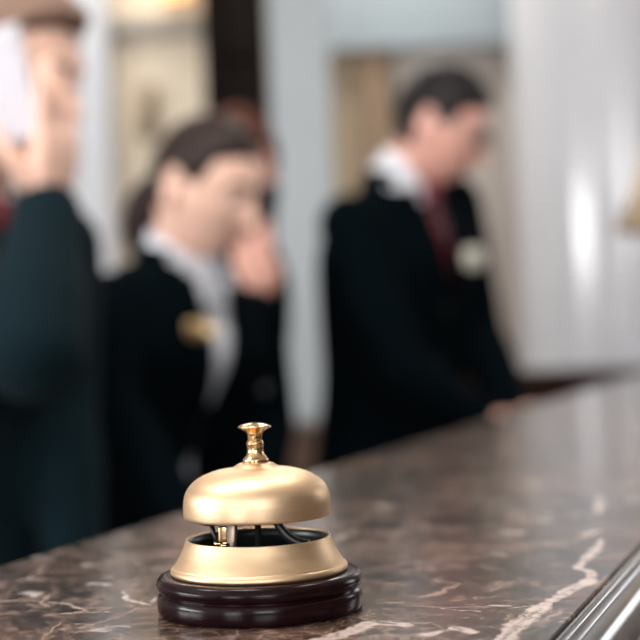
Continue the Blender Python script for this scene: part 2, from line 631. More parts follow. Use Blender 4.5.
# dark doorway
yd = 5.15
xa, xb = bgx(217, yd), bgx(272, yd)
bm = bmesh.new(); box(bm, (xa, yd, 0), (xb, yd + .08, CEIL))
for z0, z1 in ((.2, .9), (1.05, 2.0), (2.15, 2.9)):
    box(bm, (xa + .04, yd - .012, z0), (xb - .04, yd, z1), None, .005)
struct('door_1', bm, M['wood_door'])
bm = bmesh.new(); box(bm, (xa - .03, yd - .03, 0), (xa + .012, yd + .2, CEIL)); struct('trim_door', bm, M['wood_door'])
# grey blue square column in the middle
yc = 4.45
xa, xb = bgx(271, yc, 100), bgx(331, yc, 100)
bm = bmesh.new()
box(bm, (xa, yc, 0), (xb, yc + .2, CEIL), None, 0.012)
box(bm, (xa - .015, yc - .015, 0), (xb + .015, yc + .2, .18), None, 0.008)
struct('column_middle', bm, M['greyblue'])
# recess right of it
yr = 5.35
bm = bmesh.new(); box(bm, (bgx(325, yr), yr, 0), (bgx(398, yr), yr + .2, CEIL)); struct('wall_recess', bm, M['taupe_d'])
bm = bmesh.new(); box(bm, (bgx(398, yr), yr, 0), (bgx(530, yr), yr + .2, CEIL)); struct('wall_taupe', bm, M['taupe'])
bm = bmesh.new(); box(bm, (bgx(366, 5.3), 5.30, 0), (bgx(390, 5.3), 5.36, P(370, 34, 5.3).z), None, .006); struct('trim_panel', bm, M['wood_tan'])
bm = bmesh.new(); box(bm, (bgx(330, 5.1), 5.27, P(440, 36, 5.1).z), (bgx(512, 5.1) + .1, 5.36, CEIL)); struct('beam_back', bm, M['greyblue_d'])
# round white column on the right
yw = 4.75
cr = 0.32
cx = bgx(516, yw) + cr
bm = bmesh.new()
lathe(bm, [(cr + .05, 0), (cr + .05, .12), (cr + .02, .16), (cr, .2), (cr, CEIL)], (cx, yw, 0), 96)
struct('column_round', bm, M['greywhite'], True).data.set_sharp_from_angle(angle=R(20))
SIDE_GLINT_WIN = [(1.65, 2.35, 1.9, 2.9)]  # unseen opening, added to put a highlight on the counter's edge moulding
nw = window_wall('wall_side', nw, 0, yw + .25, cx + .2, X1, SIDE_GLINT_WIN, M['taupe'], None)

# ------------------------------------------------------------------ the reception counter
DIR = V((0.362, 1, 0)).normalized()
OUT = V((DIR.y, -DIR.x, 0))                  # towards the guests
g0 = ray(549, 640); g0 = CAM + g0 * ((TOP - CAM.z) / g0.z)
g1 = ray(160, 517); g1 = CAM + g1 * ((TOP - CAM.z) / g1.z)
WID = (g0 - g1).dot(OUT)                      # depth of the marble ledge
E0 = g0 - DIR * (g0.y / DIR.y + 0.9)          # guest edge start
LEN = 5.2
M['marble'] = marble('brown_marble', 0, 0.17)
M['marble_edge'] = marble('grey_polished_marble', 0.8, 0.16, False)
counter = thing('reception_counter', 'long reception counter with polished brown marble top carrying the brass bell', 'reception counter', (E0.x, E0.y, 0))


def prism(bm, prof, start, length, outv, dirv):
    """profile of (out, z) swept along dirv."""
    loops = []
    for s in (0, length):
        loops.append([start + dirv * s + outv * o + V((0, 0, z)) for (o, z) in prof])
    rings(bm, loops)


E0z = V((E0.x, E0.y, 0))
bm = bmesh.new()
prism(bm, [(-WID, TOP - .03), (-WID, TOP - .003), (-WID + .003, TOP), (-0.0005, TOP), (0, TOP - .0008), (0, TOP - .03)], E0z, LEN, OUT, DIR)
obj('marble_top', bm, M['marble'], counter, False)
prof = [(0.0, TOP - .03), (0.0, TOP - .0025), (.0025, TOP - .003), (.003, TOP - .0006), (.0045, TOP), (.006, TOP - .0006), (.0075, TOP - .003), (.0085, TOP - .0032)]
for i in range(13):
    a = R(100 - 100 * i / 12)
    prof.append((.0085 + .0145 * (math.cos(a) + .17) / 1.17, TOP - .0145 + .0115 * math.sin(a)))
prof += [(.0234, TOP - .0155), (.0240, TOP - .0165), (.0250, TOP - .0160), (.0258, TOP - .0148), (.0270, TOP - .0146), (.0278, TOP - .0155)]
for i in range(11):
    a = R(95 - 95 * i / 10)
    prof.append((.0278 + .020 * (math.cos(a) + .087) / 1.087, TOP - .036 + .021 * math.sin(a)))
prof += [(.046, TOP - .040), (.040, TOP - .045), (.034, TOP - .06), (0, TOP - .06)]
bm = bmesh.new()
prism(bm, prof, E0z, LEN, OUT, DIR)
mo = obj('edge_moulding', bm, M['marble_edge'], counter, True)
mo.data.set_sharp_from_angle(angle=R(50))
mo['label'] = 'grey polished rounded edge moulding'
bm = bmesh.new()
prism(bm, [(-WID + .03, 0), (-WID + .03, TOP - .03), (-.002, TOP - .03), (-.002, 0)], E0z, LEN, OUT, DIR)
for i in range(6):
    s0 = .1 + i * .85
    prism(bm, [(-.004, .15), (-.004, .95), (.01, .95), (.01, .15)], E0z + DIR * s0, .7, OUT, DIR)
obj('wood_front', bm, M['wood_dark'], counter, False)

# dark wooden desk behind the ledge, further along, under the hands of the man in glasses
DESK = 0.978
ds = (2.62 - E0.y) / DIR.y
dstart = E0z + DIR * ds - OUT * (WID + .012)
desk = thing('wooden_desk', 'dark wooden desk behind the marble ledge, under the hands of the man in glasses', 'desk', (dstart.x, dstart.y, 0))
bm = bmesh.new(); prism(bm, [(-.30, DESK - .035), (-.30, DESK - .004), (-.296, DESK), (0, DESK), (0, DESK - .035)], dstart, 1.0, OUT, DIR)
obj('desk_top', bm, M['wood_dark'], desk, False)
bm = bmesh.new(); prism(bm, [(-.26, 0), (-.26, DESK - .035), (-.01, DESK - .035), (-.01, 0)], dstart + DIR * .03, .94, OUT, DIR)
obj('desk_body', bm, M['wood_mid'], desk, False)

zs = P(575, 373, 4.02).z
sb_ = thing('sideboard', 'dark wooden sideboard in front of the round white column', 'sideboard', (.71, 4.2, 0))
bm = bmesh.new(); box(bm, (.24, 4.02, .05), (.97, 4.36, zs - .03), None, .004); obj('sideboard_body', bm, M['wood_matt'], sb_, False)
bm = bmesh.new(); box(bm, (.22, 4.0, zs - .03), (.98, 4.38, zs), None, .006); obj('sideboard_top', bm, M['wood_matt'], sb_, False)
bm = bmesh.new(); box(bm, (.27, 4.05, 0), (.95, 4.34, .05)); obj('plinth', bm, M['wood_matt'], sb_, False)
for a, b in ((.25, .482), (.488, .72), (.726, .96)):
    bm = bmesh.new(); box(bm, (a, 4.004, .08), (b, 4.02, zs - .05), None, .004)
    d = obj('door', bm, M['wood_matt'], sb_, False)
    bm = bmesh.new(); xk = b - .03 if a < .7 else a + .03
    lathe(bm, [(.004, 0), (.004, .012), (.010, .016), (.011, .022), (.006, .026)], (xk, 4.004, zs - .25), 16, False, Matrix.Rotation(R(90), 3, 'X'))
    obj('knob', bm, M['bronze'], d)

# low walnut cabinet in front of the middle column
zc = P(305, 424, 4.2).z
cab = thing('low_cabinet', 'low brown wooden cabinet standing in front of the grey column', 'cabinet', (-.1, 4.2, 0))
bm = bmesh.new(); box(bm, (-.55, 4.13, 0.06), (.10, 4.42, zc - .03), None, .004); obj('cabinet_body', bm, M['wood_mid'], cab, False)
bm = bmesh.new(); box(bm, (-.57, 4.11, zc - .03), (.12, 4.43, zc), None, .006); obj('cabinet_top', bm, M['wood_mid'], cab, False)
bm = bmesh.new(); box(bm, (-.52, 4.16, 0), (.07, 4.40, .06)); obj('plinth', bm, M['wood_dark'], cab, False)
for a, b in ((-.54, -.228), (-.222, .09)):
    bm = bmesh.new(); box(bm, (a, 4.112, .09), (b, 4.13, zc - .05), None, .004)
    d = obj('door', bm, M['wood_mid'], cab, False)
    bm = bmesh.new(); xk = b - .03 if a < -.3 else a + .03
    lathe(bm, [(.004, 0), (.004, .012), (.010, .016), (.011, .022), (.006, .026)], (xk, 4.112, zc - .25), 16, False, Matrix.Rotation(R(90), 3, 'X'))
    obj('knob', bm, M['bronze'], d)

# ------------------------------------------------------------------ the call bell
gb = ray(260.8, 608.5); BC = CAM + gb * ((TOP - CAM.z) / gb.z)
BC.z = TOP
PX = BC.y / F                                 # metres per pixel at the bell
bell = thing('call_bell', 'brass service bell with push knob on a round black base, on the marble counter', 'bell', tuple(BC))


def bp(pts):
    return [(r * PX, z * PX) for r, z in pts]


HB = 0.0
# base: two tiers of black lacquered wood
base_prof = smooth_prof([(98.78, 0.36), (101.30, 1.79), (102.41, 7.18), (102.41, 14.35), (101.10, 18.84)], 4) + smooth_prof([(99.09, 20.27), (98.18, 21.53), (99.09, 22.78)], 4) + smooth_prof([(101.61, 24.22), (102.82, 27.81), (102.61, 31.39), (99.79, 35.88), (95.26, 37.67), (88.70, 38.03)], 5) + [(40.32, 38.03)]
bm = bmesh.new(); lathe(bm, bp([(60, .4)] + base_prof), BC, 128); obj('base', bm, M['ebony'], bell)
bm = bmesh.new(); lathe(bm, bp([(20, 0), (97, 0), (97.5, .6), (20, .6)]), BC, 96); obj('felt_pad', bm, M['felt'], bell)
# brass skirt
sk = [(86.5, 38), (88.2, 39.6), (88.4, 42), (87.4, 44.2), (85.4, 45.4), (85.0, 46.4), (82.4, 50), (79.2, 55.4), (76.2, 61.4), (74.0, 66.8), (72.6, 70.6), (72.0, 72.0), (71.2, 72.4), (70.4, 71.8)]
inner = [(70.2, 69.5), (72.3, 62.5), (76, 53.5), (82, 45.5), (84, 38.1)]
bm = bmesh.new(); lathe(bm, bp(smooth_prof(sk, 4) + smooth_prof(inner, 3)), BC, 128, True); obj('skirt', bm, M['brass'], bell)
bm = bmesh.new(); lathe(bm, bp([(5, 38.2), (80, 38.2), (80, 39.2), (5, 39.2)]), BC, 64); obj('floor_plate', bm, M['iron'], bell)
# dome
DZ = 93
out = [(73.0, DZ + 0.53), (73.6, DZ + 2.65), (73.8, DZ + 8.48), (73.3, DZ + 16.96), (71.3, DZ + 24.91), (67.5, DZ + 31.27), (62, DZ + 36.57), (55, DZ + 40.81), (47, DZ + 43.99), (38, DZ + 46.43), (30, DZ + 47.49), (24, DZ + 48.76), (20, DZ + 50.88), (17, DZ + 52.58), (13.5, DZ + 53.21), (6, DZ + 53.42)]
ind = [(6, DZ + 50.88), (14, DZ + 50.35), (27, DZ + 45.58), (46, DZ + 40.81), (60, DZ + 34.45), (69, DZ + 25.44), (71.2, DZ + 16.96), (71.6, DZ + 8.48), (71.4, DZ + 1.06), (72, DZ)]
bm = bmesh.new(); lathe(bm, bp(smooth_prof(out, 4) + smooth_prof(ind, 3)), BC, 128, True); obj('dome', bm, M['brass'], bell)
# plunger
KZ = DZ + 53.2
kn = [(12.8, KZ - 1), (13.1, KZ + 0.97), (13.1, KZ + 2.91), (12.4, KZ + 4.08), (10.8, KZ + 5.63), (9.0, KZ + 8.35), (8.0, KZ + 12.14), (8.0, KZ + 15.06), (8.6, KZ + 17.68), (8.7, KZ + 19.62), (7.8, KZ + 21.56), (6.9, KZ + 22.53)]
bm = bmesh.new(); lathe(bm, bp([(3, KZ - 1)] + smooth_prof(kn, 4) + [(3, KZ + 22.53)]), BC, 64); obj('stem', bm, M['brass_dark'], bell)
kt = [(6.5, KZ + 22.73), (7.0, KZ + 23.70), (7.2, KZ + 27.20), (8.0, KZ + 29.62), (10.5, KZ + 32.05), (14.5, KZ + 34.19), (16.4, KZ + 35.16), (16.6, KZ + 35.94), (15.4, KZ + 37.01), (12, KZ + 38.27), (7, KZ + 39.43), (2, KZ + 40.02)]
bm = bmesh.new(); lathe(bm, bp([(3, KZ + 22.73)] + smooth_prof(kt, 4) + [(0.2, KZ + 40.12)]), BC, 64); obj('push_knob', bm, M['brass_pol'], bell)
# striker works inside: centre post, two arms of blackened steel, clapper, spring and screw
px = lambda a, b, c: BC + V((a, b, c)) * PX
bm = bmesh.new(); lathe(bm, bp([(3.2, 43), (3.2, DZ + 52)]), BC, 24); lathe(bm, bp([(11, 43), (11, 52), (7, 55), (7, 60)]), BC, 24); obj('post', bm, M['iron'], bell)
bm = bmesh.new()
ang = math.atan2(0, 1)
for (a, b) in (((-23, -20, 100), (-28, -26, 45)), ((-23, -20, 100), (0, 0, 100))):
    a_, b_ = px(*a), px(*b)
    x, y, d = frame_of(b_ - a_, V((0.75, .6, 0)) if abs(a[2] - b[2]) > 10 else None)
    L = (b_ - a_).length
    mt = Matrix((x, y, d)).transposed().to_4x4(); mt.translation = a_
    box(bm, (-7 * PX, -2 * PX, 0), (7 * PX, 2 * PX, L), mt, 0.0004)
obj('bracket', bm, M['bronze'], bell)
bm = bmesh.new()
pts = [px(14, -16, 106), px(20, -18, 95), px(28, -20, 82), px(39, -22, 73), px(52, -22, 69)]
grid = []
for p in smooth_prof([tuple(p) for p in pts], 4):
    grid.append([V(p) + V((0, s * 9 * PX, 0)) for s in (-1, 0, 1)])
sheet(bm, grid, 8 * PX, V((0.5, 0, .85)))
obj('striker_arm', bm, M['iron'], bell)
bm = bmesh.new(); lathe(bm, bp([(0.1, 0), (10, 0), (12, 1.5), (12, 4.5), (10, 6), (.1, 6)]), px(-46, -4, 86), 32); obj('clapper', bm, M['steel'], bell)
bm = bmesh.new(); tube(bm, [px(-46, -4, 86), px(-42, -4, 70), px(-30, -2, 56), px(-10, 0, 50)], 2.4 * PX, 10); obj('clapper_arm', bm, M['iron'], bell)
bm = bmesh.new(); lathe(bm, bp([(0.1, 0), (2, 0), (2, 24), (5.5, 25), (5.5, 28), (0.1, 29)]), px(-37, -34, 45), 20)
lathe(bm, bp([(2.1, 6), (5, 6), (5, 10), (2.1, 10)]), px(-31, -38, 62), 16)
box(bm, px(-37, -38, 60), px(-29, -31, 88), None, .0003)
obj('adjusting_screw', bm, M['brass_dark'], bell)
bm = bmesh.new()
lathe(bm, bp([(69.6, 71), (71.4, 62), (75, 53), (80.5, 45), (82, 39.4), (80.5, 39.4), (79, 44.5), (73.8, 52.5), (70.2, 61.5), (68.6, 71)]), BC, 96, True)
obj('lining', bm, M['iron'], bell)
bm = bmesh.new()
lathe(bm, bp([(5, DZ + 46), (14, DZ + 46), (27, DZ + 42), (46, DZ + 37.5), (59.5, DZ + 31.5), (68, DZ + 23.5), (70.6, DZ + 16), (71.0, DZ + 4), (70.2, DZ + 4), (69.8, DZ + 16), (67, DZ + 23), (58.5, DZ + 31), (45, DZ + 36.5), (27, DZ + 41), (14, DZ + 45), (5, DZ + 45)]), BC, 96, True)
obj('dome_lining', bm, M['iron'], bell)

# ------------------------------------------------------------------ lamp on the counter, at the right
ly = 2.75
sb = P(617, 232, ly)
sr = .15
lc = V((sb.x + sr, ly, TOP))
zb = sb.z; zt = zb + .21
lamp = thing('table_lamp', 'table lamp with a tapered beige fabric shade on the counter at the far right', 'lamp', tuple(lc))
bm = bmesh.new()
lathe(bm, [(sr, zb), (sr - .085, zt), (sr - .087, zt), (sr - .003, zb)], (lc.x, lc.y, 0), 64, True)
obj('lamp_shade', bm, M['shade'], lamp)
bm = bmesh.new()
lathe(bm, smooth_prof([(.07, TOP), (.072, TOP + .012), (.05, TOP + .022), (.016, TOP + .035), (.012, TOP + .08), (.02, TOP + .12), (.012, TOP + .16), (.009, zt - .05)], 4), (lc.x, lc.y, 0), 48)
obj('lamp_base', bm, M['bronze'], lamp)
bm = bmesh.new(); ball(bm, (lc.x, lc.y, zt - .03), (.025, .025, .032), 20); obj('bulb', bm, M['eye'], lamp)
bm = bmesh.new()
for k in range(3):
    a = k * 2 * PI / 3
    tube(bm, [(lc.x, lc.y, zt - .004), (lc.x + (sr - .086) * math.cos(a), lc.y + (sr - .086) * math.sin(a), zt - .004)], .002, 8)
obj('shade_ring', bm, M['bronze'], lamp)

# wall fittings on the cream wall
sc_p = P(147, 112, 5.38)
sc = thing('wall_sconce', 'small grey bronze wall sconce on the cream wall', 'sconce', (sc_p.x, 5.4, sc_p.z))
bm = bmesh.new(); box(bm, (sc_p.x - .035, 5.385, sc_p.z - .10), (sc_p.x + .035, 5.399, sc_p.z + .10), None, .005); obj('back_plate', bm, M['taupe_d'], sc)
bm = bmesh.new(); lathe(bm, [(.022, -.08), (.028, -.07), (.032, .09), (.026, .09), (.022, -.06)], (sc_p.x, 5.33, sc_p.z), 32, True); obj('shade', bm, M['taupe_d'], sc)
bm = bmesh.new(); tube(bm, [(sc_p.x, 5.39, sc_p.z - .05), (sc_p.x, 5.35, sc_p.z - .06), (sc_p.x, 5.33, sc_p.z - .07)], .008, 10); obj('arm', bm, M['taupe_d'], sc)
wl_p = P(176, -15, 5.3)
wl = thing('amber_wall_lamp', 'warm glowing amber lamp high on the cream wall above the cornice', 'lamp', (wl_p.x, 5.4, wl_p.z))
bm = bmesh.new(); lathe(bm, smooth_prof([(.01, -.05), (.05, -.03), (.075, .02), (.08, .05)], 4) + [(.076, .05), (.04, -.02), (.008, -.04)], (wl_p.x, 5.3, wl_p.z), 40, True); obj('shade', bm, M['amber'], wl)
bm = bmesh.new(); box(bm, (wl_p.x - .03, 5.385, wl_p.z - .03), (wl_p.x + .03, 5.399, wl_p.z + .08), None, .004); tube(bm, [(wl_p.x, 5.39, wl_p.z), (wl_p.x, 5.33, wl_p.z - .045), (wl_p.x, 5.30, wl_p.z - .05)], .007, 10); obj('bracket', bm, M['bronze'], wl)

# ------------------------------------------------------------------ people
UPZ = V((0, 0, 1))


def bez(a, b, c, t):
    return a * (1 - t) ** 2 + b * 2 * t * (1 - t) + c * t * t


class Head:
    """A head in its own frame: x to its right, y forward, z up; M takes it to the place."""

    def __init__(self, c, yaw, pitch, tilt=0.0, scale=1.0, fem=False):
        # yaw: 0 looks at -Y (the camera), positive turns towards +X; pitch positive looks down
        self.M = Matrix.Translation(c) @ Matrix.Rotation(PI + yaw, 4, 'Z') @ Matrix.Rotation(-pitch, 4, 'X') @ Matrix.Rotation(tilt, 4, 'Y') @ Matrix.Scale(scale, 4)
        self.fem = fem

    def surf(self, th, ph, off=0.0):
        """th from the crown, ph azimuth (0 front, positive to the right)."""
        d = V((math.sin(th) * math.sin(ph), math.sin(th) * math.cos(ph), math.cos(th)))
        x, y, z = d.x * 0.077, d.y * 0.097, d.z * 0.117
        if z < 0:
            t = min(1, -z / 0.117)
            x *= 1 - (0.36 if self.fem else 0.27) * t ** 1.4
            if y < 0:
                y *= 1 - 0.45 * t
            else:
                y *= 1 + 0.14 * t
        else:
            y *= 1 + 0.05 * (1 if y < 0 else 0)
            t = z / 0.117
            x *= 1 + 0.04 * math.sin(t * PI)
        G = lambda a, s: math.exp(-(a / s) ** 2)
        if y > 0:
            f = 0.0
            f += 0.025 * G(x, .0125) * G(z + .028, .016)
            f += 0.012 * G(x, .009) * G(z + .006, .022)
            for s in (-1, 1):
                f -= 0.011 * G(x - s * .031, .015) * G(z - .006, .011)
                f += 0.004 * G(x - s * .030, .022) * G(z - .028, .008)
                f += 0.005 * G(x - s * .043, .018) * G(z + .022, .016)
                f += 0.004 * G(x - s * .010, .006) * G(z + .036, .007)
            f += 0.007 * G(x, .020) * G(z + .060, .006)
            f += 0.006 * G(x, .017) * G(z + .072, .006)
            f -= 0.004 * G(x, .022) * G(z + .066, .003)
            f += 0.008 * G(x, .018) * G(z + .100, .012)
            y += f
        p = V((x, y, z))
        return p + d * off

    def add(self, bm):
        n, m = 72, 56
        loops = []
        for i in range(1, m):
            th = PI * i / m
            loops.append([self.M @ self.surf(th, 2 * PI * j / n) for j in range(n)])
        rings(bm, loops)
        for s in (-1, 1):
            e = self.M @ Matrix.Translation((s * .076, -.012, -.008)) @ Matrix.Rotation(s * R(-22), 4, 'Z') @ Matrix.Rotation(R(8), 4, 'X')
            pts = []
            for k in range(13):
                a = R(-100 + 250 * k / 12)
                pts.append(e @ V((s * .006, -.016 * math.cos(a) * (1 if math.sin(a) > -.2 else .8) - .002, .030 * math.sin(a))))
            tube(bm, pts, .0045, 8)
            ellip(bm, e @ Matrix.Translation((s * .002, 0, 0)), (.005, .015, .026), 12)
            ellip(bm, e @ Matrix.Translation((s * .002, .006, -.026)), (.005, .006, .009), 10)

    def line(self, ph, fr, side, nape):
        """height of the hairline round the head."""
        a = abs(((ph + PI) % (2 * PI)) - PI)
        if a < R(55):
            return fr + (0.012) * sstep(R(25), R(55), a) * -1
        if a < R(88):
            return fr - .012 + (side - fr + .012) * sstep(R(55), R(72), a)
        if a < R(115):
            return side + (.022 - side) * sstep(R(84), R(90), a) if a < R(100) else .022 + (nape - .022) * sstep(R(100), R(115), a)
        return nape

    def hair(self, name, m, root, fr=.066, side=.004, nape=-.062, thick=.014, top=.022, wave=.004, quiff=0.0):
        bm = bmesh.new()
        n, k = 96, 26
        outer, inn = [], []
        seed = random.random() * 10
        for j in range(n):
            ph = 2 * PI * j / n
            zl = self.line(ph, fr, side, nape)
            # polar angle where the head surface meets the hairline
            lo, hi = 0.05, PI * .86
            for _ in range(24):
                mid = (lo + hi) / 2
                if self.surf(mid, ph).z > zl:
                    lo = mid
                else:
                    hi = mid
            th_m = lo
            co, ci = [], []
            for i in range(k + 1):
                t = i / k
                th = max(.012, th_m * t)
                edge = 1 - sstep(.86, 1.0, t) * .8
                o = (thick + (top - thick) * max(0, math.cos(th))) * edge
                o += quiff * sstep(.5, .95, t) * max(0, math.cos(ph)) ** 2 * edge
                nz = noise.noise(V((math.cos(ph) * 3 + seed, math.sin(ph) * 3, th * 2.2)))
                nz += .5 * noise.noise(V((math.cos(ph) * 14 + seed, math.sin(ph) * 14, th * 1.5)))
                o += wave * nz * edge
                co.append(self.M @ self.surf(th, ph, max(o, .002)))
                ci.append(self.M @ self.surf(th, ph, -.004))
            outer.append(co)
            inn.append(ci)
        vo = [[bm.verts.new(p) for p in c] for c in outer]
        vi = [[bm.verts.new(p) for p in c] for c in inn]
        for j in range(n):
            a, b = j, (j + 1) % n
            for i in range(k):
                bm.faces.new((vo[a][i], vo[a][i + 1], vo[b][i + 1], vo[b][i]))
                bm.faces.new((vi[a][i], vi[b][i], vi[b][i + 1], vi[a][i + 1]))
            bm.faces.new((vo[a][k], vi[a][k], vi[b][k], vo[b][k]))
        bm.faces.new([vo[j][0] for j in range(n)])
        bm.faces.new([vi[j][0] for j in range(n)][::-1])
        return obj(name, bm, m, root)

    def details(self, root, brow, open_=0.6):
        for s in (-1, 1):
            c = self.M @ V((s * .031, .0752, .005))
            bm = bmesh.new(); ball(bm, c, .0122, 20)
            e = obj('eye', bm, M['eye'], root)
            bm = bmesh.new()
            ellip(bm, self.M @ Matrix.Translation((s * .031, .0752 + .0102, -.0005)), (.0064, .0026, .0064), 14)
            obj('iris', bm, M['iris'], e)
            bm = bmesh.new()          # upper lid
            g = []
            for i in range(5):
                row = []
                for j in range(9):
                    a = R(-70 + 140 * j / 8); b = R(78 - 74 * i / 4)
                    row.append(self.M @ (V((s * .031, .0752, .005)) + V((math.sin(a) * math.cos(b), math.cos(a) * math.cos(b), math.sin(b))) * .0138))
                g.append(row)
            nr = (self.M.to_3x3() @ V((0, 1, 0))).normalized()
            sheet(bm, g, .002, nr)
            obj('eyelid', bm, self.skin, root)
            bm = bmesh.new()
            pts = []
            for k in range(7):
                t = k / 6
                x = .012 + .036 * t
                z = .026 + .006 * math.sin(t * PI * .8) - .003 * t
                ph = math.atan2(x / .077, 1.0)
                y = .098 * math.sqrt(max(0, 1 - (x / .079) ** 2 - (z / .12) ** 2)) + .001
                pts.append(self.M @ V((s * x, y + .002, z)))
            tube(bm, pts, [.0018, .003, .0034, .0034, .003, .0022, .001], 8)
            obj('eyebrow', bm, brow, root)


def hand(bm, W, d, n, side, curl=(25, 30, 20), thumb=30, sc=1.0, spread=5, index=None, drop=1.0):
    """W wrist, d towards the fingers, n out of the back of the hand, side 'R' or 'L'."""
    d = V(d).normalized()
    n = (V(n) - d * V(n).dot(d)).normalized()
    s = n.cross(d) if side == 'R' else d.cross(n)      # towards the thumb
    pt = lambda a, b, c: W + (d * a + s * b + n * c) * sc
    # palm
    loops = []
    for (a, w, t, sh) in ((-.012, .024, .018, 0), (.004, .027, .019, 0), (.03, .036, .020, .001), (.06, .041, .018, .001), (.082, .041, .014, 0), (.092, .036, .009, 0)):
        lp = []
        for k in range(20):
            q = 2 * PI * k / 20
            cx_, sy_ = math.cos(q), math.sin(q)
            lp.append(pt(a, sh + w * math.copysign(abs(cx_) ** .7, cx_), t * math.copysign(abs(sy_) ** .8, sy_)))
        loops.append(lp)
    rings(bm, loops)
    for i, (off, ln, r, a0) in enumerate(((.0305, .074, .0088, .088), (.0105, .082, .0092, .092), (-.0105, .076, .0088, .088), (-.0305, .060, .0078, .080))):
        c = curl if not (index and i == 0) else index
        base = pt(a0 - .02, off, -.002)
        sp = R((1.5 - i) * spread)
        dirv = d * math.cos(sp) + s * math.sin(sp)
        pts = [base, base + dirv * .022 * sc]
        ang = 0
        for seg, cu in zip((.45, .31, .24), c):
            ang += R(cu + (i - 1) * 2.5)
            v = dirv * math.cos(ang) - n * math.sin(ang)
            pts.append(pts[-1] + v * ln * seg * sc)
        limb(bm, pts, [r * sc * k for k in (1.05, 1.05, .98, .9, .75)], 10)
    # thumb leaves the side of the palm near its base
    t0 = pt(.016, .022, -.006)
    a1 = R(48)
    v1 = d * math.cos(a1) + s * math.sin(a1) * .8 - n * .35 * drop
    t1 = t0 + v1.normalized() * .040 * sc
    v2 = d * math.cos(R(thumb)) + s * math.sin(R(thumb)) * .6 - n * .55 * drop
    t2 = t1 + v2.normalized() * .034 * sc
    v3 = d * math.cos(R(thumb - 12)) + s * math.sin(R(thumb - 12)) * .5 - n * .7 * drop
    t3 = t2 + v3.normalized() * .026 * sc
    limb(bm, [t0, t1, t2, t3], [.0135 * sc, .0115 * sc, .0100 * sc, .0078 * sc], 12)


